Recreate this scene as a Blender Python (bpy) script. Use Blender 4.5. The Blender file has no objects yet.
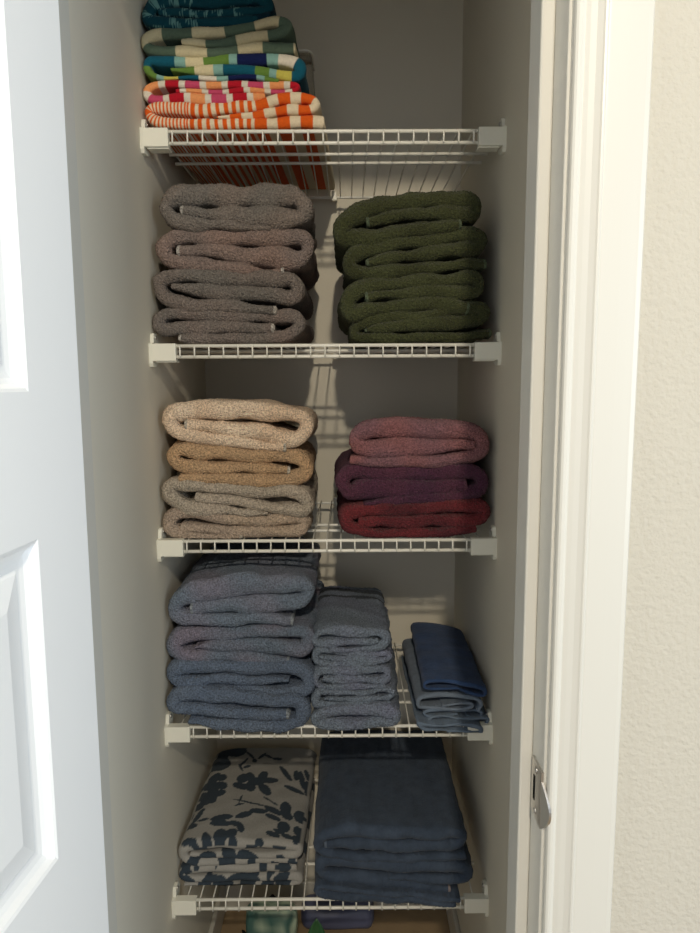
import bpy, bmesh, math, random
import numpy as np
from mathutils import Matrix, Vector

sc = bpy.context.scene
# ------------------------------------------------------------------ camera
FPX, CW, CH = 680.5, 350.0, 466.5
CAM = np.array([0.34553, -1.21211, 0.01316])
FW = np.array([0.0033112, 0.991995, -0.126234]); FW /= np.linalg.norm(FW)
RT = np.array([0.99998, -0.0039154, -0.0045381]); RT -= FW * (RT @ FW); RT /= np.linalg.norm(RT)
UP = np.cross(RT, FW)
cam_data = bpy.data.cameras.new('camera')
cam = bpy.data.objects.new('camera', cam_data); sc.collection.objects.link(cam)
cam_data.sensor_width = 36.0; cam_data.sensor_fit = 'AUTO'
cam_data.lens = FPX / 933.0 * 36.0
cam_data.clip_start = 0.01
M = Matrix.Identity(4)
for r in range(3):
    M[r][0], M[r][1], M[r][2], M[r][3] = RT[r], UP[r], -FW[r], CAM[r]
cam.matrix_world = M
sc.camera = cam
# ------------------------------------------------------------------ light
world = bpy.data.worlds.new('world'); sc.world = world; world.use_nodes = True
bg = world.node_tree.nodes['Background']
bg.inputs[0].default_value = (0.86, 0.93, 1.0, 1); bg.inputs[1].default_value = 0.25

def light(name, kind, loc, energy, color, **kw):
    d = bpy.data.lights.new(name, kind); d.energy = energy; d.color = color
    for k, v in kw.items(): setattr(d, k, v)
    o = bpy.data.objects.new(name, d); sc.collection.objects.link(o); o.location = loc
    return o
LAMP = (0.41, -2.13, 0.99)
light('ceiling_bulb_light', 'POINT', LAMP, 74, (1.0, 0.88, 0.69), shadow_soft_size=0.035)
for nm, loc, aim, en, col, sx in (('front_fill_light', (0.0, -3.3, 0.1), (0.35, -0.2, -0.3), 11, (0.97, 0.97, 1.0), 1.8),  # soft fill added behind the camera to brighten the closet, not a known window
                                  ('side_window_daylight', (2.3, -2.5, 0.1), (0.1, -0.5, -0.2), 42, (0.82, 0.92, 1.0), 1.5)):
    wl = light(nm, 'AREA', loc, en, col, shape='RECTANGLE', size=sx, size_y=1.6)
    wl.rotation_euler = (Vector(aim) - Vector(loc)).to_track_quat('-Z', 'Y').to_euler()
sc.view_settings.view_transform = 'Standard'
sc.view_settings.look = 'None'
sc.view_settings.gamma = 1.0
sc.view_settings.use_curve_mapping = False
sc.view_settings.exposure = 0.29

# ------------------------------------------------------------------ helpers
def lin(c):
    out = []
    for v in c[:3]:
        v = v / 255.0
        out.append(v / 12.92 if v <= 0.04045 else ((v + 0.055) / 1.055) ** 2.4)
    return tuple(out)

def ray(u, v): return FW + RT * (u - CW) / FPX - UP * (v - CH) / FPX
def on_y(u, v, Y):
    d = ray(u, v); return CAM + d * ((Y - CAM[1]) / d[1])
def on_z(u, v, Z):
    d = ray(u, v); return CAM + d * ((Z - CAM[2]) / d[2])

def mat(name, col, rough=0.6, spec=0.5, metal=0.0, bump=None, bscale=100, bdist=0.002, mottle=0.0, mscale=6, attr=None, sheen=0.0, alpha=None, transmission=0):
    m = bpy.data.materials.new(name); m.use_nodes = True
    nt = m.node_tree; N = nt.nodes; L = nt.links; b = N['Principled BSDF']
    b.inputs['Roughness'].default_value = rough
    b.inputs['Metallic'].default_value = metal
    b.inputs['Specular IOR Level'].default_value = spec
    if sheen:
        b.inputs['Sheen Weight'].default_value = sheen; b.inputs['Sheen Roughness'].default_value = 0.5
    tc = N.new('ShaderNodeTexCoord')
    if attr:
        a = N.new('ShaderNodeAttribute'); a.attribute_name = attr; src = a.outputs['Color']
    else:
        rgb = N.new('ShaderNodeRGB'); rgb.outputs[0].default_value = (*lin(col), 1); src = rgb.outputs[0]
    if mottle:
        no = N.new('ShaderNodeTexNoise'); no.inputs['Scale'].default_value = mscale; no.inputs['Detail'].default_value = 4
        L.new(tc.outputs['Object'], no.inputs['Vector'])
        mr = N.new('ShaderNodeMapRange'); mr.inputs[1].default_value = 0.25; mr.inputs[2].default_value = 0.75
        mr.inputs[3].default_value = 1 - mottle; mr.inputs[4].default_value = 1 + mottle
        L.new(no.outputs[0], mr.inputs[0])
        mx = N.new('ShaderNodeVectorMath'); mx.operation = 'SCALE'
        L.new(src, mx.inputs[0]); L.new(mr.outputs[0], mx.inputs['Scale']); src = mx.outputs[0]
    L.new(src, b.inputs['Base Color'])
    if bump:
        no = N.new('ShaderNodeTexNoise'); no.inputs['Scale'].default_value = bscale; no.inputs['Detail'].default_value = 3
        L.new(tc.outputs['Object'], no.inputs['Vector'])
        bp = N.new('ShaderNodeBump'); bp.inputs['Strength'].default_value = bump; bp.inputs['Distance'].default_value = bdist
        L.new(no.outputs[0], bp.inputs['Height']); L.new(bp.outputs[0], b.inputs['Normal'])
    if transmission:
        b.inputs['Transmission Weight'].default_value = transmission
    return m

M_WALL = mat('closet_wall_paint', (222, 216, 200), 0.8, 0.25, bump=0.25, bscale=160, bdist=0.001, mottle=0.02, mscale=3)
M_ROOM = mat('room_wall_paint', (188, 182, 168), 0.75, 0.3, bump=0.8, bscale=180, bdist=0.0022, mottle=0.02, mscale=5)
M_TRIM = mat('white_trim_paint', (205, 202, 192), 0.35, 0.5, bump=0.06, bscale=60, bdist=0.001)
M_DOOR = mat('white_door_paint', (240, 242, 243), 0.35, 0.5, bump=0.06, bscale=80, bdist=0.001)
M_WIRE = mat('white_vinyl_coat', (236, 234, 224), 0.35, 0.5)
M_PLAST = mat('white_plastic', (232, 230, 216), 0.4, 0.5)
M_FLOOR = mat('tan_floor', (160, 138, 108), 0.7, 0.3, bump=0.2, bscale=300, mottle=0.08, mscale=20)
M_CEIL = mat('ceiling_paint', (225, 222, 214), 0.9, 0.2)
M_METAL = mat('satin_nickel', (200, 196, 190), 0.32, 0.5, metal=1.0)
M_DARK = mat('hole_shade', (22, 20, 18), 0.9, 0.1)  # near-black colour standing in for the shade inside the latch hole
M_TERRY = mat('terry_cloth', None, 1.0, 0.1, bump=1.0, bscale=300, bdist=0.009, mottle=0.5, mscale=330, attr='Col', sheen=0.08)
M_VELOUR = mat('velour_cloth', None, 1.0, 0.1, bump=0.45, bscale=420, bdist=0.002, mottle=0.08, mscale=300, attr='Col', sheen=0.06)
M_NAP = mat('napped_velour', None, 1.0, 0.1, bump=0.6, bscale=240, bdist=0.003, mottle=0.22, mscale=45, attr='Col', sheen=0.1)
M_CLEAR = mat('clear_plastic', (240, 240, 236), 0.12, 0.5, transmission=0.95)
M_BAG = mat('leaf_print_cloth', None, 0.8, 0.2, bump=0.2, bscale=200, attr='Col')
M_LEAF = mat('green_leaf', (34, 82, 40), 0.4, 0.5, mottle=0.15, mscale=40)
M_POT = mat('black_pot', (24, 24, 26), 0.5, 0.4)
M_SOIL = mat('dark_soil', (50, 38, 28), 1.0, 0.1, bump=1, bscale=200)

def mesh_obj(name, verts, faces, m, parent=None, smooth=False):
    me = bpy.data.meshes.new(name); me.from_pydata([tuple(map(float, v)) for v in verts], [], [tuple(map(int, f)) for f in faces])
    me.materials.append(m)
    if smooth: me.polygons.foreach_set('use_smooth', [True] * len(me.polygons))
    me.update()
    o = bpy.data.objects.new(name, me); sc.collection.objects.link(o)
    if parent: o.parent = parent
    return o

def bm_obj(name, bm, m, parent=None, smooth=False):
    bmesh.ops.recalc_face_normals(bm, faces=bm.faces[:])
    me = bpy.data.meshes.new(name); bm.to_mesh(me); bm.free(); me.materials.append(m)
    if smooth: me.polygons.foreach_set('use_smooth', [True] * len(me.polygons))
    o = bpy.data.objects.new(name, me); sc.collection.objects.link(o)
    if parent: o.parent = parent
    return o

def add_box(bm, x0, x1, y0, y1, z0, z1, bevel=0.0):
    r = bmesh.ops.create_cube(bm, size=1.0)
    vs = r['verts']
    for v in vs:
        v.co = Vector(((x0 + x1) / 2 + v.co.x * (x1 - x0), (y0 + y1) / 2 + v.co.y * (y1 - y0), (z0 + z1) / 2 + v.co.z * (z1 - z0)))
    if bevel:
        es = list({e for v in vs for e in v.link_edges})
        bmesh.ops.bevel(bm, geom=es, offset=bevel, segments=2, affect='EDGES', profile=0.5)

def add_tube(bm, pts, r, seg=8):
    pts = [Vector(p) for p in pts]; rings = []
    for i, p in enumerate(pts):
        t = (pts[min(i + 1, len(pts) - 1)] - pts[max(i - 1, 0)]).normalized()
        a = t.cross(Vector((0.31, 0.2, 0.93))); a = a.normalized() if a.length > 1e-4 else Vector((1, 0, 0))
        b = t.cross(a).normalized()
        rings.append([bm.verts.new(p + a * math.cos(2 * math.pi * k / seg) * r + b * math.sin(2 * math.pi * k / seg) * r) for k in range(seg)])
    for i in range(len(rings) - 1):
        for k in range(seg):
            bm.faces.new((rings[i][k], rings[i][(k + 1) % seg], rings[i + 1][(k + 1) % seg], rings[i + 1][k]))
    bm.faces.new(rings[0][::-1]); bm.faces.new(rings[-1])

def tag(o, label, cat, group=None):
    o['label'] = label; o['category'] = cat
    if group: o['group'] = group
    return o
def struct(name, bm, m, **k):
    o = bm_obj(name, bm, m, **k); o['kind'] = 'structure'; return o
def empty(name, loc=(0, 0, 0)):
    o = bpy.data.objects.new(name, None); sc.collection.objects.link(o); o.location = loc; o.empty_display_size = 0.05
    return o

# ------------------------------------------------------------------ the closet shell
W = 0.615; YB = 0.4617; FL = -1.40; CL = 1.04
JL, JR = 0.0727, 0.529          # faces of the door jambs
YI, YO = -0.487, -0.612         # inner and outer face of the front wall
HEAD = 0.685
def sbox(name, *a, m=M_WALL, bevel=0.0):
    bm = bmesh.new(); add_box(bm, *a, bevel=bevel); return struct(name, bm, m)
sbox('wall_back', -0.1, W + 0.1, YB, YB + 0.1, FL, CL)
sbox('wall_left', -0.1, 0.0, YI, YB, FL, CL)
sbox('wall_right', W, W + 0.1, YI, YB, FL, CL)
bm = bmesh.new(); add_box(bm, -0.1, W + 0.1, YI, YB + 0.1, CL, CL + 0.05); struct('ceiling', bm, M_CEIL)
bm = bmesh.new(); add_box(bm, -1.6, 2.0, -2.6, YB + 0.1, FL - 0.05, FL); struct('floor', bm, M_FLOOR)
bm = bmesh.new()
add_box(bm, JR + 0.019, 2.0, YO, YI, FL, CL); add_box(bm, -1.6, JL - 0.019, YO, YI, FL, CL)
add_box(bm, JL - 0.019, JR + 0.019, YO, YI, HEAD + 0.019, CL)
struct('wall_front', bm, M_ROOM)
# baseboards
def base(name, x0, x1, y0, y1):
    sbox(name, x0, x1, y0, y1, FL, FL + 0.083, m=M_TRIM, bevel=0.003)
base('baseboard_left', 0.0, 0.012, YI, YB); base('baseboard_right', W - 0.012, W, YI, YB); base('baseboard_back', 0.012, W - 0.012, YB - 0.012, YB)
base('baseboard_front', JR + 0.08, 2.0, YO - 0.012, YO)
# jambs with their stops, casing
bm = bmesh.new()
add_box(bm, JR, JR + 0.019, YO, YI, FL, HEAD + 0.019, 0.0012)
struct('trim_1', bm, M_TRIM)
bm = bmesh.new(); add_box(bm, JR - 0.0125, JR, -0.575, -0.536, FL, HEAD, 0.002); struct('trim_2', bm, M_TRIM)
bm = bmesh.new(); add_box(bm, JL - 0.019, JL, YO, YI, FL, HEAD + 0.019, 0.0012); struct('trim_3', bm, M_TRIM)
bm = bmesh.new(); add_box(bm, JL, JL + 0.0125, -0.575, -0.536, FL, HEAD, 0.002); struct('trim_4', bm, M_TRIM)
bm = bmesh.new(); add_box(bm, JL, JR, YO, YI, HEAD, HEAD + 0.019, 0.0012); struct('trim_5', bm, M_TRIM)
def casing(name, x_in, sgn):
    # colonial casing: bead, cove, flat, eased back edge (distance from the reveal, thickness)
    prof = [(0, 0), (0, 0.007), (0.001, 0.0092), (0.003, 0.0102), (0.0055, 0.0102), (0.0075, 0.009), (0.0085, 0.0085), (0.0095, 0.0088), (0.013, 0.0102), (0.018, 0.0118), (0.0225, 0.0140), (0.024, 0.0152), (0.0255, 0.0155),
            (0.027, 0.0148), (0.0285, 0.0150), (0.045, 0.0158), (0.060, 0.0162), (0.0640, 0.0158), (0.0655, 0.0140), (0.0655, 0)]
    verts = []; faces = []; n = len(prof)
    for z in (FL, HEAD + 0.07):
        for a, b in prof: verts.append((x_in + sgn * a * 0.945, YO - b, z))
    for i in range(n): faces.append((i, (i + 1) % n, n + (i + 1) % n, n + i))
    faces.append(tuple(range(n))[::-1]); faces.append(tuple(range(n, 2 * n)))
    o = mesh_obj(name, verts, faces, M_TRIM); o['kind'] = 'structure'
    bm = bmesh.new(); bm.from_mesh(o.data); bmesh.ops.recalc_face_normals(bm, faces=bm.faces[:]); bm.to_mesh(o.data); bm.free()
casing('trim_6', JR + 0.0025, 1); casing('trim_7', JL - 0.007, -1)

# ------------------------------------------------------------------ door (opened outwards, past square)
def build_door():
    Wd, Td, Z0, Z1 = 0.452, 0.0365, FL + 0.012, HEAD - 0.003
    prof = [(0, 0), (0.0025, -0.0012), (0.006, -0.0055), (0.010, -0.0075), (0.015, -0.0082), (0.019, -0.0082), (0.022, -0.0066), (0.042, -0.0016), (0.044, -0.0012)]
    panels = [(0.0792, 0.3728, z0, z1) for z0, z1 in ((-1.17, -0.50), (-0.376, -0.1075), (0.0055, 0.50))]
    root = empty('door_1'); root['kind'] = 'structure'
    bm = bmesh.new()
    for side in (0, 1):
        def V(u, z, d):
            return bm.verts.new((Td - 0 + d if side == 0 else 0 - d, -u, z))
        us = [0, panels[0][0], panels[0][1], Wd]; zs = [Z0]
        for p in panels: zs += [p[2], p[3]]
        zs.append(Z1)
        for i in range(3):
            for j in range(len(zs) - 1):
                if i == 1 and j % 2 == 1:
                    u0, u1, z0, z1 = us[1], us[2], zs[j], zs[j + 1]; prev = None
                    for a, d in prof:
                        ring = [V(u0 + a, z0 + a, d), V(u1 - a, z0 + a, d), V(u1 - a, z1 - a, d), V(u0 + a, z1 - a, d)]
                        if prev:
                            for k in range(4): bm.faces.new((prev[k], prev[(k + 1) % 4], ring[(k + 1) % 4], ring[k]))
                        prev = ring
                    bm.faces.new(prev)
                else:
                    bm.faces.new((V(us[i], zs[j], 0), V(us[i + 1], zs[j], 0), V(us[i + 1], zs[j + 1], 0), V(us[i], zs[j + 1], 0)))
    for (u0, u1, z0, z1) in ((0, 0, Z0, Z1), (Wd, Wd, Z0, Z1)):
        bm.faces.new([bm.verts.new(c) for c in ((0, -u0, Z0), (Td, -u0, Z0), (Td, -u0, Z1), (0, -u0, Z1))])
    for z in (Z0, Z1):
        bm.faces.new([bm.verts.new(c) for c in ((0, 0, z), (Td, 0, z), (Td, -Wd, z), (0, -Wd, z))])
    bmesh.ops.remove_doubles(bm, verts=bm.verts[:], dist=0.0001)
    o = bm_obj('door_leaf', bm, M_DOOR, root)
    md = o.modifiers.new('bev', 'BEVEL'); md.width = 0.0016; md.segments = 2; md.angle_limit = math.radians(60); md.limit_method = 'ANGLE'
    for z in (-1.15, -0.35, 0.45):
        bm = bmesh.new(); add_tube(bm, [(-0.002, 0.003, z - 0.04), (-0.002, 0.003, z + 0.04)], 0.0045, 10); bm_obj('hinge', bm, M_METAL, root, smooth=False)
    root.location = (0.1138 - Td, YO - 0.003, 0); root.rotation_euler = (0, 0, -math.atan(0.094))
build_door()

# ------------------------------------------------------------------ strike plate on the right jamb
def build_strike():
    root = empty('strike_plate', (JR, -0.6, -0.384))
    def plate(name, outline, t, hole=None, m=M_METAL, curl=0.0):
        bm = bmesh.new()
        front = [bm.verts.new((-t + curl * max(0, -(y + 0.012)) , y, z)) for y, z in outline]
        back = [bm.verts.new((v.co.x + t, v.co.y, v.co.z)) for v in front]
        bm.faces.new(front); bm.faces.new(back[::-1]); n = len(front)
        for i in range(n): bm.faces.new((front[i], front[(i + 1) % n], back[(i + 1) % n], back[i]))
        return bm_obj(name, bm, m, root)
    pts = [(0.018, -0.0285), (-0.0125, -0.0285), (-0.0125, 0.0285), (0.018, 0.0285), (0.0195, 0.0265), (0.0195, -0.0265)]
    plate('plate', pts, 0.0022)
    lip = [(-0.0125, 0.019)] + [(-0.0125 - 0.0115 * math.sin(math.pi * (k / 12) ** 1.25) ** 0.8, 0.019 - 0.0475 * k / 12) for k in range(1, 12)] + [(-0.0125, -0.0285)]
    plate('lip', lip, 0.0022, curl=0.42)['label'] = 'curved grey lip'
    bm = bmesh.new(); add_box(bm, -0.0026, -0.0020, 0.0075, 0.0125, -0.0125, 0.0125); bm_obj('latch_hole_shade', bm, M_DARK, root)['label'] = 'dark square for the shaded latch hole'  # plate is uncut; a thin dark box paints in the hole's shade
    for z in (-0.021, 0.021):
        bm = bmesh.new(); bmesh.ops.create_uvsphere(bm, u_segments=12, v_segments=6, radius=0.0034)
        for v in bm.verts: v.co.x *= 0.35
        bmesh.ops.translate(bm, verts=bm.verts[:], vec=(-0.0024, 0.005, z)); bm_obj('screw', bm, M_METAL, root, smooth=True)
    tag(root, 'small grey metal strike plate on the white door jamb', 'strike plate')
build_strike()

# ------------------------------------------------------------------ wire shelves
DECK = [0.4299, 0.0734, -0.2768, -0.6349, -0.9922]
LIPH = 0.0189; SD = 0.405; Y1, Y2 = 0.1034, 0.1556
SHELF_LABEL = ['white wire shelf highest in the closet, under striped beach towels', 'white wire shelf under the grey and the dark green towels',
               'white wire shelf under the beige and the purple towels', 'white wire shelf under the three stacks of blue and navy towels',
               'white wire shelf lowest in the closet, under floral and dark navy towels']
def copy_tree(o):
    c = o.copy(); sc.collection.objects.link(c)
    for ch in o.children:
        d = ch.copy(); sc.collection.objects.link(d); d.parent = c
        for g in ch.children:
            e = g.copy(); sc.collection.objects.link(e); e.parent = d
    return c
def build_shelf():
    root = empty('wire_shelf')
    rw = 0.0021; rr = 0.0030
    def rail(name, y, z, x0, x1, r=rr):
        bm = bmesh.new(); add_tube(bm, [(x0, y, z), (x1, y, z)], r, 10); return bm_obj(name, bm, M_WIRE, root, smooth=True)
    rail('front_rail', 0, 0, 0.012, W - 0.012, 0.0032); rail('front_rail', 0, -LIPH, 0.012, W - 0.012, 0.0032)
    rail('support_rail', Y1, -0.0045, 0.020, W - 0.008); rail('support_rail', Y2, -0.0045, 0.018, W - 0.010)
    rail('back_rail', SD, -0.004, 0.012, W - 0.012)
    bm = bmesh.new(); x = 0.0254 * 1.08
    while x < W - 0.02:
        add_tube(bm, [(x, SD, 0.0008), (x, SD * 0.5, 0.0008), (x, 0.004, 0.0008), (x, -0.0015, 0.0002), (x, -0.0046, -0.0025), (x, -0.005, -0.006), (x, -0.005, -LIPH - 0.0015)], 0.0015, 6)
        x += 0.0254
    bm_obj('wire_grid', bm, M_WIRE, root, smooth=True)
    for s in (0, 1):
        def bx(x0, x1, *a):
            if s: x0, x1 = W - x1, W - x0
            return (x0, x1) + a
        bm = bmesh.new()
        add_box(bm, *bx(0.0050, 0.0465, -0.009, 0.008, -0.0262, 0.0042), bevel=0.0012)         # housing over the rail ends
        add_box(bm, *bx(0.0100, 0.0460, -0.0040, 0.020, -0.0285, -0.0250), bevel=0.001)
        br = bm_obj('end_bracket', bm, M_PLAST, root)
        # wall plate: slanted tab above, tongue below
        zs = [(-0.0360, -0.006, 0.010), (-0.0300, -0.0095, 0.026), (0.0045, -0.0095, 0.030), (0.0060, 0.0, 0.034), (0.0205, 0.004, 0.024), (0.0225, 0.006, 0.020)]
        bm = bmesh.new(); L_ = []; R_ = []
        for z, ya, yb in zs:
            L_.append((z, ya, yb))
        x0, x1 = (0.0, 0.0062) if not s else (W - 0.0062, W)
        vv = [[bm.verts.new((x, y, z)) for x in (x0, x1) for y in (ya, yb)] for z, ya, yb in zs]
        for a, b in zip(vv, vv[1:]):
            for i, j in ((0, 1), (1, 3), (3, 2), (2, 0)): bm.faces.new((a[i], a[j], b[j], b[i]))
        bm.faces.new((vv[0][0], vv[0][1], vv[0][3], vv[0][2])); bm.faces.new((vv[-1][0], vv[-1][1], vv[-1][3], vv[-1][2]))
        bm_obj('wall_plate', bm, M_PLAST, br)
        bm = bmesh.new(); bmesh.ops.create_uvsphere(bm, u_segments=12, v_segments=8, radius=0.0038)
        for v in bm.verts: v.co.x *= 0.6
        bmesh.ops.translate(bm, verts=bm.verts[:], vec=(0.0068 if not s else W - 0.0068, 0.014, 0.0155)); bm_obj('screw', bm, M_METAL, br, smooth=True)
    for x in (0.088, 0.318, 0.55):
        bm = bmesh.new(); add_box(bm, x - 0.006, x + 0.006, SD - 0.004, YB, 0.002, 0.010, 0.0015)
        add_box(bm, x - 0.006, x + 0.006, SD - 0.006, SD + 0.006, -0.012, 0.008, 0.002)
        bm_obj('back_clip', bm, M_PLAST, root)
    return root
shelf0 = build_shelf()
for i, z in enumerate(DECK):
    s = shelf0 if i == 0 else copy_tree(shelf0)
    s.location = (0, 0, z); tag(s, SHELF_LABEL[i], 'shelf', 'white wire shelves in the closet')

# ------------------------------------------------------------------ folded towels
rng = np.random.RandomState(7)
class Wob:
    def __init__(s, seed, wl, n=7):
        r = np.random.RandomState(seed); k = r.normal(size=(n, 3)); k /= np.linalg.norm(k, axis=1)[:, None]
        s.k = k * (2 * np.pi / (wl * r.uniform(0.6, 1.5, n)))[:, None]; s.p = r.uniform(0, 6.28, n); s.n = n
    def __call__(s, P): return np.sin(P @ s.k.T + s.p).sum(1) / math.sqrt(s.n)

def catmull(P, m=14):
    P = np.array(P, float); Q = np.vstack([2 * P[0] - P[1], P, 2 * P[-1] - P[-2]]); out = []
    for i in range(1, len(Q) - 2):
        p0, p1, p2, p3 = Q[i - 1], Q[i], Q[i + 1], Q[i + 2]
        t = np.linspace(0, 1, m, endpoint=False)[:, None]
        out.append(0.5 * ((2 * p1) + (-p0 + p2) * t + (2 * p0 - 5 * p1 + 4 * p2 - p3) * t ** 2 + (-p0 + 3 * p1 - 3 * p2 + p3) * t ** 3))
    out.append(P[-1:]); return np.vstack(out)

def resample(C, ds):
    d = np.hypot(*np.diff(C[:, :2], axis=0).T); s = np.concatenate([[0], np.cumsum(d)]); n = max(8, int(s[-1] / ds))
    t = np.linspace(0, s[-1], n); return np.stack([np.interp(t, s, C[:, k]) for k in range(C.shape[1])], 1), t

def towel(name, label, cat, group, org, scale, pts, yf, yb, color, zmin, m=M_TERRY, seed=1, ds=0.0022, nside=20, hems=(True, True), taper=0.0, shear=0.0, lowamp=0.0019, rough=0.0006, hemcol=(196, 190, 182), round_=0.017, ystep=None, drop=0.0, wave=0.0016, hfac=1.14, sag=0.0):
    px = [(org[0] + a / scale, org[1] + b / scale, h / scale) for a, b, h in pts]
    wpts = []
    for u, v, h in px:
        p = on_y(u, v, yf + 0.004); q = on_y(u, v + h, yf + 0.004)
        wpts.append((p[0], p[2], max(abs(q[2] - p[2]) * hfac, 0.003)))
    C, s = resample(catmull(wpts), ds); C[:, 2] = np.maximum(C[:, 2], 0.003)
    P = C[:, :2].copy(); h = C[:, 2]
    h *= 1 + 0.10 * np.sin(s / 0.021 + seed) * np.sin(s / 0.034 + 2.1 * seed); C[:, 1] += 0; P[:, 1] += 0.0009 * np.sin(s / 0.016 + 1.7 * seed)
    T = np.gradient(P, axis=0); T /= np.linalg.norm(T, axis=1)[:, None] + 1e-12
    ker = np.hanning(9); ker /= ker.sum()
    Tp = np.pad(T, ((4, 4), (0, 0)), mode='edge'); T = np.stack([np.convolve(Tp[:, k], ker, 'valid') for k in (0, 1)], 1)
    T /= np.linalg.norm(T, axis=1)[:, None] + 1e-12
    Nn = np.stack([-T[:, 1], T[:, 0]], 1)
    ang = np.unwrap(np.arctan2(T[:, 1], T[:, 0])); kap = np.gradient(ang, s)
    # rounded ends: extra stations
    ends = [math.radians(a) for a in (25, 50, 72)]
    def station_list():
        st = []
        e0 = min(h[0] * 0.3, 0.003); e1 = min(h[-1] * 0.3, 0.003)
        for a in reversed(ends): st.append((P[0] - T[0] * e0 * math.sin(a), Nn[0], h[0] * (0.35 + 0.65 * math.cos(a)), 0, s[0]))
        for i in range(len(P)): st.append((P[i], Nn[i], h[i], kap[i], s[i]))
        for a in ends: st.append((P[-1] + T[-1] * e1 * math.sin(a), Nn[-1], h[-1] * (0.35 + 0.65 * math.cos(a)), 0, s[-1]))
        return st
    st = station_list()
    # cross-section template
    tpl = []
    for k in range(11): a = -math.pi / 2 + math.pi * k / 10; tpl.append((math.sin(a), 'f', math.cos(a)))
    K = nside if ystep is None else max(6, int((yb - yf) / ystep))
    for k in range(1, K): tpl.append((1.0, 's', k / K))
    for k in range(5): a = math.pi / 2 - math.pi * k / 4; tpl.append((math.sin(a), 'b', math.cos(a)))
    for k in range(K - 1, 0, -1): tpl.append((-1.0, 's', k / K))
    R = len(tpl); V = np.zeros((len(st) * R, 3)); S = np.zeros(len(st) * R); NS = np.zeros(len(st) * R)
    Nrm = np.zeros((len(st) * R, 3))
    xm = P[:, 0].mean()
    for i, (p, n, hh, kp, si) in enumerate(st):
        rf = min(hh * 0.5, round_)
        for j, (nn, ty, q) in enumerate(tpl):
            off = nn * hh / 2
            if kp * off > 0.9: off = 0.9 / kp
            if ty == 'f': y = yf + rf * (1 - q)
            elif ty == 'b': y = yb - rf * (1 - q)
            else: y = yf + rf + (yb - yf - 2 * rf) * q
            V[i * R + j] = (p[0] + n[0] * off, y, p[1] + n[1] * off); S[i * R + j] = si; NS[i * R + j] = nn
            Nrm[i * R + j] = (n[0] * nn, -(q if ty == 'f' else 0), n[1] * nn)
    Q0 = V.copy()
    lo = Wob(seed, 0.055); lo2 = Wob(seed + 90, 0.16); hi = np.random.RandomState(seed + 5).normal(size=len(V))
    V += Nrm * (lo(V) * lowamp + np.clip(hi, -2, 2) * rough)[:, None]
    V[:, 1] += lo2(Q0 * np.array([1, 0.3, 1])) * wave + Wob(seed + 60, 0.06)(Q0 * np.array([1, 0.2, 1.6])) * 0.0011
    yy = np.clip((V[:, 1] - yf), 0, 1)
    V[:, 0] = xm + (V[:, 0] - xm) * (1 - taper * yy) + shear * yy
    V[:, 2] -= sag * yy
    V[:, 2] += (Wob(seed + 33, 0.22)(Q0)) * 0.0012 * np.clip(yy / 0.1, 0, 1)
    V[:, 2] = np.maximum(V[:, 2], zmin + 0.0026 - drop * np.clip((-0.0052 - V[:, 1]) / 0.004, 0, 1))
    V[:, 0] = np.clip(V[:, 0], 0.0025, W - 0.0025)
    faces = []
    for i in range(len(st) - 1):
        for j in range(R):
            faces.append((i * R + j, i * R + (j + 1) % R, (i + 1) * R + (j + 1) % R, (i + 1) * R + j))
    cap0 = tuple(range(R))[::-1]; cap1 = tuple(range((len(st) - 1) * R, len(st) * R))
    col = color(V, S, s, P, Q0, NS)
    hm = lin(hemcol); obs = []
    nh = 5
    def emit(nm, i0, i1, caps, parent, colr):
        vs = V[i0 * R:(i1 + 1) * R]
        fc = [(a - i0 * R, b - i0 * R, c - i0 * R, d - i0 * R) for (a, b, c, d) in faces[i0 * R:i1 * R]]
        me = bpy.data.meshes.new(nm)
        fc += [tuple(x - i0 * R for x in cp) for cp in caps]
        me.from_pydata(vs.tolist(), [], fc); me.materials.append(m)
        me.polygons.foreach_set('use_smooth', [True] * len(me.polygons))
        ca = me.color_attributes.new('Col', 'FLOAT_COLOR', 'POINT')
        arr = np.ones((len(vs), 4), np.float32); arr[:, :3] = colr[i0 * R:(i1 + 1) * R]; ca.data.foreach_set('color', arr.ravel())
        o = bpy.data.objects.new(nm, me); sc.collection.objects.link(o)
        if parent: o.parent = parent
        return o
    a0 = nh - 1 if hems[0] else 0; a1 = len(st) - (nh if hems[1] else 1)
    root = emit(name, a0, a1, ([] if hems[0] else [cap0]) + ([] if hems[1] else [cap1]), None, col)
    hc = np.tile(np.array(hm), (len(V), 1))
    if hems[0]: emit('hem', 0, a0, [cap0], root, hc)
    if hems[1]: emit('hem', a1, len(st) - 1, [cap1], root, hc)
    tag(root, label, cat, group); return root

ALB = 1.55
def plain(c1, c2=None, wl=0.09, seed=3, amt=1.0, bias=0.0, bands=None):
    a = np.array(lin(c1)) * ALB; b = np.array(lin(c2 or c1)) * ALB
    def f(V, S, s, P, Q0, NS):
        w = np.clip(0.5 + 0.45 * Wob(seed, wl)(Q0) + bias, 0, 1)[:, None] * amt
        col = a * (1 - w) + b * w
        if bands:
            for y0, y1, cc in bands:
                k = (Q0[:, 1] > y0) & (Q0[:, 1] < y1); col[k] = np.array(lin(cc))
        return col
    return f

def fold_s(s, P): return s[int(np.argmin(P[:, 0]))]
def stripes(seq, offset=0.0, flip=False):
    cols = [np.array(lin(c)) for c, _ in seq]; cum = np.concatenate([[0], np.cumsum([w for _, w in seq])])
    def f(V, S, s, P, Q0, NS):
        d = S - fold_s(s, P)
        if flip: d = -d
        d = np.mod(d + offset, cum[-1]); out = np.zeros((len(V), 3))
        for i, c in enumerate(cols): out[(d >= cum[i]) & (d < cum[i + 1])] = c
        return out
    return f

ZD = [d + 0.0 for d in DECK]
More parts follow.
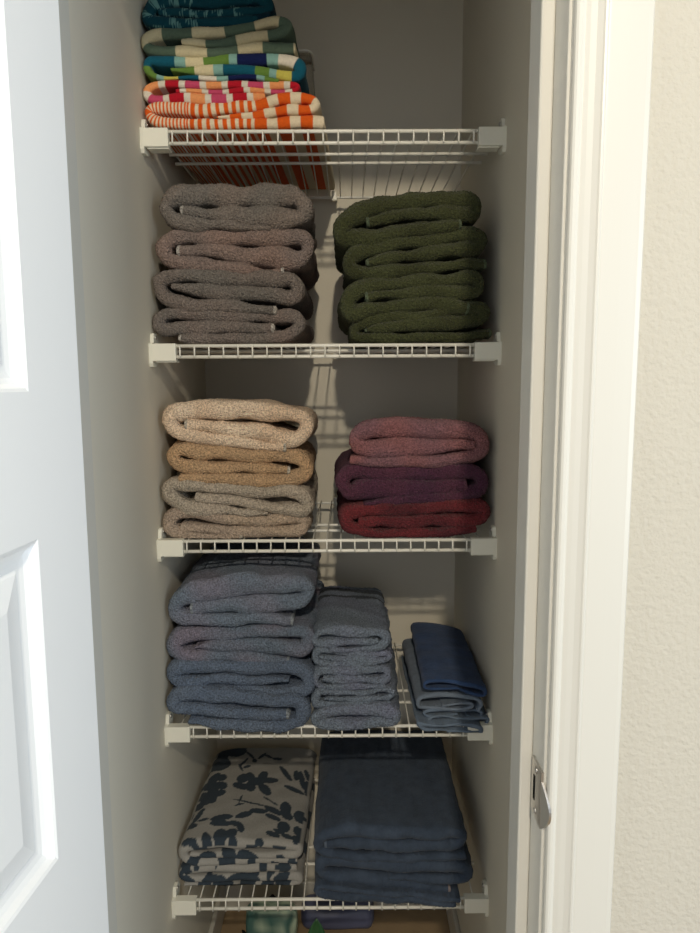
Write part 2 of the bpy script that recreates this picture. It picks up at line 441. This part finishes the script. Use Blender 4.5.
# ---- grey stack
G_ = 'grey bath towels folded in a stack'
GREY = [
 ('thick grey bath towel on top of the grey stack, plump loose fold', (104, 99, 94), (112, 102, 95), [(128,138,34),(250,155,52),(400,162,80),(520,166,86),(595,168,62),(618,128,56),(590,85,62),(540,78,84),(300,78,88),(130,75,78),(70,108,58),(65,145,55),(110,180,55),(200,190,50),(350,203,30),(480,214,14)], (True, False)),
 ('grey towel with a brownish pink cast, second from the top of the grey stack', (112, 100, 95), (124, 105, 97), [(114,300,35),(250,305,56),(400,320,68),(520,326,80),(600,325,60),(630,290,48),(600,248,55),(500,245,65),(300,243,62),(130,240,60),(60,262,50),(52,305,48),(85,345,52),(200,352,55),(330,368,42),(420,380,24),(480,387,30),(530,388,30)], (True, True)),
 ('grey towel second from the bottom of the grey stack, pale hem at its end', (100, 95, 90), (108, 98, 92), [(92,445,20),(200,460,52),(350,470,56),(480,474,56),(560,490,45),(592,460,45),(560,412,50),(450,415,58),(300,408,58),(150,402,52),(60,405,52),(32,440,50),(60,490,50),(140,515,50),(250,520,48),(350,528,44),(450,538,32),(500,542,26)], (False, True)),
 ('grey towel at the bottom of the grey stack, resting on the wire shelf', (104, 97, 92), (112, 100, 94), [(120,652,30),(200,655,42),(400,652,42),(540,645,48),(595,600,52),(560,564,48),(400,562,48),(200,556,48),(75,552,45),(34,587,45),(60,620,50),(150,610,62),(300,608,52),(490,612,30)], (True, True)),
]
for i, (lb, c1, c2, pts, hm) in enumerate(GREY):
    towel('bath_towel', lb, 'towel', G_, (150, 175), 4.0, pts, 0.004 + 0.004 * (i % 2), 0.345 + 0.012 * ((i * 7) % 3), plain(c1, c2, seed=11 + i), ZD[1], seed=20 + i, hems=hm, shear=(-0.03, -0.02, 0.0, 0.0)[i])
# ---- green stack
G_ = 'dark green bath towels folded in a stack'
GREEN = [
 ('dark green bath towel on top of the green stack, sloping down at one end', [(172,165,32),(300,137,44),(450,126,56),(560,136,66),(605,125,48),(585,80,50),(480,75,55),(300,85,60),(160,115,70),(82,165,75),(85,225,72),(170,230,66),(300,205,58),(420,188,50),(540,180,42)]),
 ('dark green towel second from the top of the green stack, long hem end sticking out', [(170,328,20),(250,312,38),(400,290,56),(530,274,62),(610,262,54),(618,222,50),(540,215,50),(400,235,60),(250,255,60),(130,290,60),(98,335,52),(140,370,52),(300,362,52),(450,345,42),(640,330,38)]),
 ('dark green towel second from the bottom of the green stack, bulging under the sag above', [(168,468,36),(280,455,38),(420,441,54),(560,448,62),(615,440,45),(600,395,48),(480,398,50),(300,408,52),(150,430,55),(92,480,60),(112,530,58),(200,515,55),(350,495,55),(480,495,58),(570,512,45)]),
 ('dark green towel at the bottom of the green stack, flat on the wires', [(162,603,15),(260,584,44),(420,570,60),(560,566,64),(625,555,45),(622,512,45),(520,515,48),(400,540,50),(250,545,48),(150,570,45),(120,600,42),(150,630,40),(300,632,40),(500,628,38),(660,612,34)]),
]
for i, (lb, pts) in enumerate(GREEN):
    towel('bath_towel', lb, 'towel', G_, (325, 180), 4.0, pts, 0.004 + 0.004 * (i % 2), 0.35, plain((60, 64, 40), (52, 55, 33), seed=41 + i), ZD[1], seed=50 + i, hems=(True, True), shear=(0.0, 0.0, -0.02, 0.0)[i], hemcol=(96, 108, 84))
# ---- beige stack
G_ = 'beige, brown and taupe towels folded in a stack'
BEIGE = [
 ('pale beige towel on top of the beige and brown stack', (204, 184, 162), (196, 172, 148), [(125,138,36),(250,150,48),(400,170,60),(500,190,58),(570,195,50),(603,160,50),(590,112,52),(500,90,62),(350,80,68),(180,80,65),(78,90,60),(57,125,52),(90,170,52),(200,190,50),(350,210,45),(520,228,26)], (True, True)),
 ('golden brown towel under the pale beige towel', (158, 132, 104), (168, 138, 106), [(104,355,34),(200,355,45),(350,360,50),(500,362,50),(585,345,55),(605,300,55),(560,264,52),(430,264,55),(250,252,60),(110,237,58),(75,270,52),(110,305,52),(250,312,46),(400,312,40),(535,325,26)], (False, True)),
 ('taupe grey towel beneath the golden brown towel', (150, 140, 126), (158, 146, 132), [(165,430,36),(280,440,40),(400,460,40),(500,475,42),(590,482,42),(610,450,45),(570,412,48),(450,410,45),(280,395,45),(120,380,48),(65,387,48),(65,430,50),(130,470,55),(280,482,38),(450,495,12)], (False, False)),
 ('brownish taupe towel at the bottom, under the taupe grey one', (150, 134, 120), (160, 142, 124), [(108,548,32),(200,560,40),(350,570,42),(500,570,42),(580,560,42),(597,527,42),(540,512,45),(400,522,42),(250,510,45),(110,495,42),(60,515,45),(60,555,48),(120,582,38),(230,588,30),(345,588,22)], (False, True)),
]
for i, (lb, c1, c2, pts, hm) in enumerate(BEIGE):
    towel('bath_towel', lb, 'towel', G_, (155, 390), 4.0, pts, 0.004 + 0.004 * (i % 2), (0.33, 0.31, 0.35, 0.34)[i], plain(c1, c2, seed=61 + i), ZD[2], seed=70 + i, sag=(0.035, 0.01, 0, 0)[i], hems=hm, shear=(-0.02, -0.04, -0.02, -0.02)[i], hemcol=(205, 195, 180))
# ---- purple and red
G_ = 'plum and red towels folded in a stack'
PUR = [
 ('dusty mauve pink towel on top of the plum and red stack', (114, 82, 88), (134, 86, 84), [(105,240,28),(200,248,32),(350,245,42),(500,240,48),(600,220,52),(630,172,50),(592,126,58),(450,118,72),(300,112,74),(180,115,68),(128,150,55),(150,190,55),(250,193,74),(400,186,62),(590,180,32)], (False, False), 0.36, 0.05),
 ('dark aubergine purple towel between the mauve and the red one', (78, 44, 58), (66, 38, 56), [(160,412,20),(250,405,30),(400,392,38),(520,385,45),(610,360,52),(628,318,50),(580,287,50),(400,292,60),(220,285,60),(110,287,58),(72,325,55),(100,365,58),(180,358,86),(300,353,74),(430,350,60),(562,340,45)], (False, True), 0.35, -0.02),
 ('deep red towel at the bottom, below the aubergine one', (98, 38, 42), (64, 30, 36), [(140,492,30),(250,490,48),(400,485,50),(540,485,50),(622,478,48),(640,440,48),(590,422,48),(450,430,50),(300,440,50),(160,440,50),(92,455,48),(87,500,48),(150,530,42),(300,535,36),(450,530,34),(600,520,30)], (False, False), 0.35, -0.015),
]
for i, (lb, c1, c2, pts, hm, yb, sh) in enumerate(PUR):
    towel('bath_towel', lb, 'towel', G_, (325, 400), 4.0, pts, 0.004 + 0.004 * (i % 2), yb, plain(c1, c2, seed=81 + i, wl=0.12, bias=(-0.25, 0, 0)[i]), ZD[2], seed=90 + i, sag=(0.06, 0.02, 0)[i], hems=hm, shear=sh, hemcol=(110, 70, 84) if i == 1 else (120, 70, 70))
# ---- blue bath towels
G_ = 'dusty blue bath towels folded in a stack'
BLUE = [
 ('thick slate blue bath towel on top of the bath stack, faintly purple', (97, 108, 122), (108, 108, 122), [(148,235,40),(280,228,52),(430,220,72),(540,215,62),(600,190,55),(597,152,58),(480,140,72),(300,150,80),(150,180,72),(85,215,52),(90,260,52),(180,282,48),(350,280,48),(548,282,38)], (True, True), -0.01, 0.34),
 ('slate blue towel with a pinkish tinge, second from the top of the bath stack', (92, 103, 117), (110, 105, 118), [(165,388,15),(280,380,45),(420,385,50),(540,400,58),(600,395,48),(605,342,48),(520,325,48),(350,335,50),(200,340,52),(100,352,58),(75,390,50),(110,425,48),(220,425,46),(380,435,46),(530,452,30)], (False, True), 0.02, 0.34),
 ('slate blue towel second from the bottom of the bath stack, square end showing low down', (84, 96, 114), (90, 101, 117), [(170,560,34),(280,562,40),(420,570,40),(540,575,40),(610,558,44),(612,512,48),(560,480,46),(420,475,50),(250,470,50),(110,470,52),(72,505,50),(110,532,36),(250,522,36),(400,525,30),(530,522,18)], (True, False), 0.03, 0.35),
 ('slate blue towel at the bottom of the bath stack, lying on the wires', (84, 96, 114), (90, 101, 117), [(530,662,34),(400,662,40),(250,650,43),(130,640,43),(77,625,46),(82,587,48),(150,580,52),(300,592,48),(450,605,45),(565,615,48),(588,650,48),(570,696,46),(450,712,42),(300,702,40),(140,685,20)], (True, False), 0.03, 0.35),
]
for i, (lb, c1, c2, pts, hm, sh, yb) in enumerate(BLUE):
    towel('bath_towel', lb, 'towel', G_, (155, 550), 4.0, pts, (0.002, 0.006, 0.0, -0.015)[i], yb, plain(c1, c2, seed=101 + i, bias=-0.15), ZD[3], drop=0.0 if i < 3 else 0.012, seed=110 + i, hems=hm, shear=sh, hemcol=(150, 158, 166), lowamp=0.0022)
# ---- hand towels
G_ = 'dusty blue hand towels folded in a stack'
HAND = [
 ('slate blue hand towel on top of its stack, two darker woven bands across', [(180,410,15),(300,412,28),(420,400,40),(490,375,45),(497,332,45),(440,307,45),(280,308,50),(140,305,48),(92,330,40),(100,365,40),(200,372,42),(330,368,40),(450,352,20)], [(0.180, 0.196, (58, 66, 76)), (0.222, 0.245, (52, 60, 70))], 0.268),
 ('slate blue hand towel second from the top of the hand towel stack', [(115,448,14),(220,458,30),(340,460,34),(470,470,38),(517,450,36),(500,425,34),(420,432,30),(250,425,30),(130,410,32),(92,435,34),(100,475,34),(180,492,30),(300,488,28),(440,484,12)], None, 0.27),
 ('slate blue hand towel in the middle of the hand towel stack, faint violet tinge', [(140,575,25),(250,580,36),(380,582,40),(470,590,36),(508,560,36),(490,525,38),(380,530,45),(220,530,45),(120,535,40),(92,575,36),(110,615,36),(220,628,40),(350,625,36),(490,615,20)], None, 0.28),
 ('slate blue hand towel second from the bottom of the hand towel stack', [(150,690,14),(250,700,26),(380,690,28),(500,695,34),(537,670,34),(500,645,34),(380,658,32),(220,660,32),(120,650,34),(92,690,34),(110,725,36),(220,730,34),(350,720,28),(520,722,20)], None, 0.30),
 ('slate blue hand towel at the bottom of the hand towel stack', [(490,832,58),(350,845,62),(200,855,62),(117,840,58),(102,798,50),(180,775,58),(330,770,60),(480,765,60),(548,790,58),(545,825,40),(505,838,40)], None, 0.30),
]
for i, (lb, pts, bands, yb) in enumerate(HAND):
    towel('hand_towel', lb, 'towel', G_, (300, 580), 5.83, pts, (0.002, 0.006, 0.0, -0.004, -0.015)[i], yb, plain((100, 110, 122), (103, 108, 126), seed=121 + i, bands=bands, bias=-0.2), ZD[3], drop=0.0 if i < 4 else 0.013, seed=130 + i, hems=(False, False), shear=0.03 if i else 0.0, lowamp=0.0019, hemcol=(130, 138, 150), ystep=0.006 if bands else None)
# ---- washcloths
G_ = 'thin blue washcloths folded in a small stack'
CLOTH = [
 ('navy blue washcloth on top of the small stack of thin cloths', (40, 56, 84), [(400,538,16),(300,545,16),(195,550,16),(170,530,18),(200,500,22),(330,492,24),(450,512,24),(560,538,22),(594,562,20),(580,590,16),(500,572,16),(410,545,14)], 0.30, 0.015),
 ('greyish blue washcloth right below the navy one, fold gaping open', (86, 95, 106), [(300,670,14),(480,650,14),(500,668,14),(440,688,16),(300,692,18),(150,680,18),(128,648,18),(150,612,20),(250,600,24),(400,606,26),(520,606,24),(562,640,20),(545,690,18)], 0.30, -0.015),
 ('greyish blue washcloth in the middle of the thin cloths', (80, 91, 104), [(400,728,12),(300,742,14),(195,740,16),(172,715,18),(230,698,18),(400,708,16),(540,702,20),(572,728,18),(540,752,16),(470,742,14)], 0.30, -0.02),
 ('greyish blue washcloth second from the bottom of the thin cloths', (84, 95, 107), [(420,772,12),(300,784,14),(225,786,16),(204,765,18),(270,746,16),(420,754,16),(590,752,20),(612,776,20),(580,802,16),(480,785,14)], 0.30, -0.02),
 ('greyish blue washcloth at the bottom of the thin cloths, draped over the wires', (78, 89, 102), [(420,842,12),(300,835,16),(180,838,20),(130,790,26),(160,795,26),(300,806,22),(430,800,22),(545,812,24),(566,842,22),(540,866,18),(440,850,16),(330,850,14)], 0.30, -0.02),
]
for i, (lb, c, pts, yb, sh) in enumerate(CLOTH):
    towel('washcloth', lb, 'washcloth', G_, (400, 610), 7.0, pts, (0.0, 0.003, 0.004, 0.0, -0.014)[i], yb, plain(c, tuple(int(k * 1.06) for k in c), seed=141 + i), ZD[3], drop=0.0 if i < 4 else 0.010, m=M_NAP, seed=150 + i, ds=0.0016, hems=(False, False), shear=sh, lowamp=0.0009, rough=0.0002, round_=0.003, wave=0.003)
# ---- beach towels
G_ = 'colourful beach towels folded in a stack'
k = 0.00049
teal, tealD, ltb, cream, green, navy, white = (22, 84, 104), (14, 62, 78), (128, 168, 160), (208, 196, 160), (98, 130, 60), (22, 32, 74), (214, 206, 190)
red, pink, peach, org, yel, sage = (178, 28, 44), (192, 74, 106), (226, 150, 96), (214, 92, 28), (190, 180, 86), (90, 108, 92)
def teal_fn(V, S, s, P, Q0, NS):
    base = np.tile(np.array(lin((20, 66, 78))), (len(V), 1))
    a = Wob(5, 0.010)(np.stack([S * 2.0, Q0[:, 1] * 0.3, NS * 0.002], 1)); b = Wob(6, 0.07)(np.stack([S, Q0[:, 1], NS * 0], 1))
    kk = (a > 0.35) & (b > -0.25); base[kk] = np.array(lin((96, 140, 138)))
    kk = (b < -0.9); base[kk] = np.array(lin((10, 42, 56))); return base
def orange_fn(V, S, s, P, Q0, NS):
    d = np.abs(S - fold_s(s, P)) / k
    c1 = np.array(lin((216, 92, 30))); c2 = np.array(lin((222, 206, 178)))
    ph = np.where(d < 156, d / 12.0, np.where(d < 380, 13 + (d - 156) / 28.0, 21 + (d - 380) / 80.0))
    w = (np.mod(ph, 1) < 0.52)[:, None]; return np.where(w, c1, c2)
seqR = [(red, 50*k), (white, 22*k), (pink, 50*k), (white, 22*k), (peach, 50*k), (white, 22*k)]
seqG = [(teal, 110*k), (ltb, 35*k), (cream, 62*k), (green, 90*k), (ltb, 28*k), (navy, 100*k), (ltb, 40*k), (white, 60*k), (teal, 70*k), (yel, 50*k), (ltb, 25*k), (green, 50*k)]
seqS = [(cream, 85*k), (sage, 105*k), (cream, 110*k), (sage, 105*k)]
BEACH = [
 ('dark teal towel with pale speckled print, topmost of the beach towels', teal_fn, [(90,45,20),(250,48,28),(400,40,30),(468,20,36),(420,-12,50),(250,-8,56),(100,-2,52),(48,38,42),(62,78,38),(200,80,36),(350,75,36),(468,55,34)], 0.19, 0.0),
 ('sage green and cream striped towel right below the teal one', stripes(seqS, 12*k, True), [(170,150,18),(300,147,30),(420,128,36),(500,115,38),(532,90,36),(490,76,34),(400,88,30),(300,110,30),(180,112,34),(62,120,38),(32,145,34),(62,170,36),(180,182,36),(300,180,34),(450,165,36),(556,165,34)], 0.19, 0.04),
 ('beach towel with teal, navy, lime green and white stripes', stripes(seqG, 0.0, True), [(130,245,12),(250,246,32),(380,245,34),(500,262,36),(568,262,38),(568,222,42),(500,205,44),(400,205,40),(250,212,38),(100,213,34),(50,215,28),(47,250,24),(100,272,14),(250,275,16),(400,274,14),(500,282,12)], 0.19, 0.0),
 ('beach towel with red, pink, peach and white stripes', stripes(seqR, 142*k), [(450,335,22),(350,345,32),(200,345,34),(90,348,28),(47,335,28),(47,307,28),(90,294,28),(200,297,25),(350,296,24),(500,297,26),(564,302,22),(550,318,16),(450,318,17),(300,320,16),(150,325,10)], 0.19, 0.0),
 ('orange and white striped beach towel, lowest of them, lying on the wires', orange_fn, [(290,413,8),(400,402,24),(520,385,30),(600,382,28),(632,362,28),(600,342,32),(500,347,36),(400,368,38),(250,380,40),(120,378,38),(57,377,28),(50,400,26),(90,425,32),(200,433,32),(350,430,36),(500,428,38),(656,425,42)], 0.385, 0.03),
]
for i, (lb, fn, pts, yb, sh) in enumerate(BEACH):
    towel('beach_towel', lb, 'towel', G_, (135, 0), 3.5, pts, (0.012, 0.006, 0.008, 0.006, 0.002)[i], yb, fn, ZD[0], m=M_VELOUR, seed=170 + i, ds=0.0015, nside=14, hems=(False, False), shear=sh, rough=0.0002, lowamp=0.0008, round_=0.008)
# ---- clear box behind the beach towels
def build_box():
    p = on_y(312, 100, 0.215); x1 = p[0] + 0.012; z0 = 0.500; z1 = on_y(300, 53, 0.215)[2]
    bm = bmesh.new(); add_box(bm, 0.03, x1, 0.205, 0.295, z0, z1 , 0.008)
    for v in bm.verts:
        f = (v.co.z - z0) / (z1 - z0); v.co.x -= (1 - 0) * 0.012 * f if v.co.x > 0.15 else 0
    o = bm_obj('storage_box', bm, M_CLEAR, None, smooth=False)
    rim = bmesh.new()
    xr = x1 - 0.011
    add_tube(rim, [(0.035, 0.206, z1 + 0.001), (xr - 0.012, 0.206, z1 + 0.001), (xr - 0.003, 0.208, z1 - 0.001), (xr, 0.216, z1 - 0.002), (xr, 0.29, z1)], 0.0024, 8)
    bm_obj('rim', rim, M_PLAST, o, smooth=True)
    tag(o, 'clear plastic box with a whitish rim behind the beach towels', 'box')
build_box()
# ---- floral towels
FOX, FOY, FSC = 170, 735, 4.667
ELL = [(205,200,38,20,-30),(245,200,22,16,-20),(180,230,32,20,10),(235,235,35,18,10),(200,255,28,22,0),(155,275,28,25,0),(195,290,25,25,0),(230,270,32,14,-10),(135,320,25,20,0),(165,300,25,22,0),
 (130,370,45,12,-45),(155,392,28,6,-5),(95,412,35,15,5),(100,360,20,8,-60),(340,205,30,20,-20),(375,200,25,22,40),(435,190,28,20,-50),(465,208,42,14,0),(330,240,38,16,10),(375,240,25,22,0),(410,215,30,18,0),(442,250,36,20,38),
 (240,60,60,35,0),(300,65,60,35,10),(230,130,55,35,0),(225,85,50,45,0),(375,95,25,6,40),(345,130,30,6,-45),(330,155,20,6,60),(360,150,20,6,-20),(430,95,25,6,-40),(460,95,20,6,20),(500,105,25,6,5),(395,120,12,10,0),
 (540,175,45,12,50),(580,245,50,10,15),(615,195,40,14,80),(640,170,25,12,70),(590,180,14,25,0),(640,230,16,35,0),(380,315,90,4,8),(328,303,24,4,-65),(325,325,25,4,-15),(470,303,42,4,32),
 (480,345,45,14,25),(415,350,45,12,0),(345,372,45,13,-18),(480,378,40,12,20),(540,335,28,30,0),(545,365,30,18,20),(610,365,34,28,15),(530,418,30,26,0),(600,430,28,22,40),(645,385,18,20,0),
 (240,390,55,14,-8),(235,415,52,14,0),(310,415,35,14,10),(330,435,18,18,0),(173,498,24,46,-15),(235,470,36,28,-30),(285,460,32,20,-20),(290,500,22,30,30),(235,515,30,20,0),(85,492,42,22,0),(410,505,24,36,30),(480,455,35,13,15),(545,460,30,12,15),(505,440,25,9,20),(592,470,26,20,30),(560,515,28,16,0),(625,490,16,25,0)]
def floral_fn(top_z, seed, dens=1.0):
    polys = []
    if top_z is not None:
        for cx, cy, rx, ry, an in ELL:
            a = math.radians(an); pp = []
            for q in range(18):
                t = 2 * math.pi * q / 18; ex, ey = rx * math.cos(t), ry * math.sin(t)
                w = on_z(FOX + (cx + ex * math.cos(a) - ey * math.sin(a)) / FSC, FOY + (cy + ex * math.sin(a) + ey * math.cos(a)) / FSC, top_z); pp.append((w[0], w[1]))
            polys.append(np.array(pp))
    def f(V, S, s, P, Q0, NS):
        light_, dark_ = np.array(lin((156, 154, 149))), np.array(lin((56, 66, 76)))
        ink = np.zeros(len(V), bool)
        topm = np.zeros(len(V), bool)
        if top_z is not None: topm = V[:, 2] > top_z - 0.013
        for pp in polys:
            ins = np.zeros(len(V), bool); x, y = V[:, 0], V[:, 1]
            for a in range(len(pp)):
                x0, y0 = pp[a]; x1, y1 = pp[(a + 1) % len(pp)]
                c = ((y0 > y) != (y1 > y)); xi = (x1 - x0) * (y - y0) / (y1 - y0 + 1e-12) + x0; ins ^= c & (x < xi)
            ink |= ins & topm
        r = np.random.RandomState(seed); E = np.zeros(len(V), bool)
        S0, S1 = s[0], s[-1]
        for _ in range(int(70 * dens)):
            cs, cy_ = r.uniform(S0, S1), r.uniform(0.0, 0.35) if r.rand() > 0.45 else r.uniform(-0.01, 0.03); a = r.uniform(0, 3.14); L_, B_ = r.uniform(0.016, 0.044), r.uniform(0.007, 0.018)
            dx, dy = S - cs, V[:, 1] - cy_ + NS * 0.004
            u = dx * math.cos(a) + dy * math.sin(a); v = -dx * math.sin(a) + dy * math.cos(a); E |= (u / L_) ** 2 + (v / B_) ** 2 < 1
        ink |= E & ~topm
        return np.where(ink[:, None], dark_, light_)
    return f
G_ = 'floral towels folded on the lowest shelf'
F1 = [(100,560,16),(250,562,28),(400,565,28),(555,562,28),(598,548,36),(575,520,38),(400,513,42),(200,510,44),(85,522,42),(58,558,38),(92,594,36),(250,590,36),(450,585,28),(588,590,18)]
F2 = [(585,620,36),(400,622,42),(200,622,42),(87,630,42),(58,655,36),(102,676,28),(250,668,32),(400,668,34),(560,662,34),(602,680,28),(555,700,26),(400,706,32),(200,706,32),(72,702,28)]
ztop = -0.8898
towel('floral_towel', 'grey-beige towel with dark blue flowers, on top of the other floral towel', 'towel', G_, (FOX, FOY), FSC, F1, 0.032, 0.385, floral_fn(ztop, 5), ZD[4], m=M_VELOUR, seed=201, ds=0.0022, ystep=0.0026, hems=(False, False), shear=0.03, lowamp=0.0008, rough=0.0001)
towel('floral_towel', 'grey-beige towel with dark blue flowers, flattened beneath the other floral towel', 'towel', G_, (FOX, FOY), FSC, F2, 0.034, 0.38, floral_fn(None, 9, 1.3), ZD[4], m=M_VELOUR, seed=202, ds=0.0022, ystep=0.004, hems=(False, False), shear=0.03, lowamp=0.0008, rough=0.0001)
# ---- dark navy towels
G_ = 'dark navy bath sheets on the lowest shelf'
NAVY = [
 ('dark navy bath sheet on top of the stack on the lowest shelf, wide smooth top', [(100,430,26),(200,425,40),(400,438,42),(560,430,40),(615,425,36),(632,400,34),(600,387,38),(400,388,44),(200,380,44),(100,392,38),(77,420,36),(88,455,34),(200,475,30),(400,482,26),(640,470,26)], (True, False)),
 ('dark navy bath sheet in the middle of the stack on the lowest shelf', [(580,602,28),(450,590,40),(300,570,48),(200,560,48),(110,553,36),(78,522,34),(110,494,40),(300,507,44),(450,515,44),(600,517,44),(650,537,42),(628,568,38),(500,563,34),(350,550,16)], (True, False)),
 ('dark navy bath sheet flattened at the bottom, sagging over the shelf lip', [(600,662,26),(450,648,32),(300,635,32),(150,628,30),(80,620,26),(70,598,22),(100,592,18),(250,607,18),(450,626,18),(618,644,18)], (False, False)),
]
for i, (lb, pts, hm) in enumerate(NAVY):
    towel('bath_sheet', lb, 'towel', G_, (300, 735), 3.889, pts, (0.0, 0.0, -0.015)[i], 0.385, plain((53, 62, 75), (49, 58, 71), seed=221 + i), ZD[4], drop=0.0 if i < 2 else 0.009, m=M_NAP, seed=230 + i, hems=hm, shear=(0.0, 0.01, 0.0)[i], hemcol=(130, 120, 120) if i else (96, 108, 124), lowamp=0.0010)

# ------------------------------------------------------------------ things on the floor under the lowest shelf
def build_bag():
    cx, cy, z0, z1 = 0.163, 0.235, FL, -1.200
    verts = []; faces = []; nz, na = 26, 40
    for i in range(nz):
        f = i / (nz - 1); z = z0 + (z1 - z0) * (1 - (1 - f) ** 1.0)
        w = 0.062 * (1 - 0.10 * f) * (1 if f < 0.93 else math.sqrt(max(0, 1 - ((f - 0.93) / 0.07) ** 2 * 0.45))); d = 0.042 * (1 - 0.55 * f)
        for a in range(na):
            t = 2 * math.pi * a / na; c, s_ = math.cos(t), math.sin(t)
            verts.append((cx + w * math.copysign(abs(c) ** 0.4, c) + 0.004 * math.sin(3 * t + 9 * f), cy + d * math.copysign(abs(s_) ** 0.6, s_) + 0.003 * math.sin(5 * t + 6 * f), z))
    for i in range(nz - 1):
        for a in range(na): faces.append((i * na + a, i * na + (a + 1) % na, (i + 1) * na + (a + 1) % na, (i + 1) * na + a))
    faces.append(tuple(range(na))[::-1]); faces.append(tuple(range((nz - 1) * na, nz * na)))
    o = mesh_obj('cloth_bag', verts, faces, M_BAG, smooth=True)
    md = o.modifiers.new('sub', 'SUBSURF'); md.levels = 2; md.render_levels = 2
    V = np.array(verts); ca = o.data.color_attributes.new('Col', 'FLOAT_COLOR', 'POINT'); arr = np.ones((len(V), 4), np.float32)
    w = np.clip(0.5 + 0.9 * Wob(3, 0.03)(V * np.array([1, 1, 0.8])), 0, 1)[:, None]
    arr[:, :3] = np.array(lin((70, 104, 98))) * (1 - w) + np.array(lin((176, 192, 170))) * w; ca.data.foreach_set('color', arr.ravel())
    for s_ in (-1, 1):
        bm = bmesh.new(); add_tube(bm, [(cx - 0.050, cy - 0.030 , z1 - 0.06), (cx - 0.062, cy - 0.036, z1 - 0.035), (cx - 0.055, cy - 0.04 , z1 - 0.085), (cx - 0.03, cy - 0.045, z1 - 0.10)] if s_ < 0 else [(cx - 0.04, cy + 0.02, z1 - 0.03), (cx, cy + 0.02, z1 + 0.006), (cx + 0.04, cy + 0.02, z1 - 0.03)], 0.0035, 8)
        bm_obj('handle', bm, M_POT if s_ < 0 else M_BAG, o, smooth=True)
    tag(o, 'pale green leaf-patterned cloth bag standing on the floor under the lowest shelf', 'bag')
build_bag()
def build_roll():
    # soft folded blanket lying along the back wall
    pts = []
    verts = []; faces = []; n, na = 30, 28; x0, x1 = 0.219, 0.408
    for i in range(n):
        f = i / (n - 1); x = x0 + (x1 - x0) * f; e = min(f, 1 - f) / 0.12; r = 1.0 if e > 1 else math.sqrt(1 - (1 - e) ** 2) * 0.55 + 0.45
        for a in range(na):
            t = 2 * math.pi * a / na; c, s_ = math.cos(t), math.sin(t)
            rr = 1 + 0.03 * math.sin(6 * t + 8 * f)
            verts.append((x, 0.405 + 0.038 * r * rr * math.copysign(abs(c) ** 0.8, c), FL + 0.036 + 0.034 * r * rr * math.copysign(abs(s_) ** 0.8, s_)))
    V = np.array(verts); V[:, 2] = np.maximum(V[:, 2], FL + 0.001); verts = V.tolist()
    for i in range(n - 1):
        for a in range(na): faces.append((i * na + a, i * na + (a + 1) % na, (i + 1) * na + (a + 1) % na, (i + 1) * na + a))
    faces.append(tuple(range(na))[::-1]); faces.append(tuple(range((n - 1) * na, n * na)))
    o = mesh_obj('rolled_blanket', verts, faces, M_ROLL, smooth=True)
    tag(o, 'shiny dusky blue rolled blanket on the floor near the back wall', 'blanket')
M_ROLL = mat('dusky_blue_satin', (96, 102, 132), 0.45, 0.5, bump=0.15, bscale=60)
build_roll()
def build_plant():
    root = empty('potted_plant', (0.275, 0.09, FL))
    bm = bmesh.new(); seg = 24; prof = [(0.030, 0), (0.040, 0.07), (0.043, 0.07), (0.043, 0.078), (0.038, 0.078), (0.037, 0.066)]
    rings = [[bm.verts.new((r * math.cos(2 * math.pi * a / seg), r * math.sin(2 * math.pi * a / seg), z)) for a in range(seg)] for r, z in prof]
    for A, B in zip(rings, rings[1:]):
        for a in range(seg): bm.faces.new((A[a], A[(a + 1) % seg], B[(a + 1) % seg], B[a]))
    bm.faces.new(rings[0][::-1]); bm_obj('pot', bm, M_POT, root, smooth=True)
    bm = bmesh.new(); bmesh.ops.create_circle(bm, cap_ends=True, segments=24, radius=0.0372); bmesh.ops.translate(bm, verts=bm.verts[:], vec=(0, 0, 0.067)); bm_obj('soil', bm, M_SOIL, root)
    def leaf(base, tip, wid, nrm):
        b, t = Vector(base), Vector(tip); d = t - b; side = d.cross(Vector(nrm)).normalized(); nn = side.cross(d).normalized()
        bm = bmesh.new(); rows = []
        for i in range(13):
            f = i / 12; w = wid * (math.sin(math.pi * min(1, f ** 0.8)) ** 0.75 if 0 < f < 1 else 0.02)
            rows.append([bm.verts.new(b + d * f + side * w * q + nn * (0.010 * math.sin(math.pi * f) + 0.12 * wid * abs(q))) for q in (-1, -0.5, 0, 0.5, 1)])
        for A, B in zip(rows, rows[1:]):
            for q in range(4): bm.faces.new((A[q], A[q + 1], B[q + 1], B[q]))
        o = bm_obj('leaf', bm, M_LEAF, root, smooth=True); md = o.modifiers.new('t', 'SOLIDIFY'); md.thickness = 0.0008
    leaf((0.0, 0, 0.16), (0.000, 0.004, 0.288), 0.029, (0, -1, 0.1))
    leaf((0.0, 0, 0.12), (0.05, 0.01, 0.19), 0.018, (0, -0.6, 0.8)); leaf((0, 0, 0.12), (-0.045, -0.02, 0.18), 0.018, (0, -0.6, 0.8)); leaf((0, 0, 0.1), (0.02, -0.05, 0.16), 0.018, (0, 0.3, 0.9))
    bm = bmesh.new(); add_tube(bm, [(0, 0, 0.066), (0.002, 0, 0.12), (0, 0, 0.165)], 0.0022, 8)
    bm_obj('stem', bm, M_LEAF, root, smooth=True)
    tag(root, 'small plant with dark green leaves on the floor below the lowest shelf', 'plant')
build_plant()
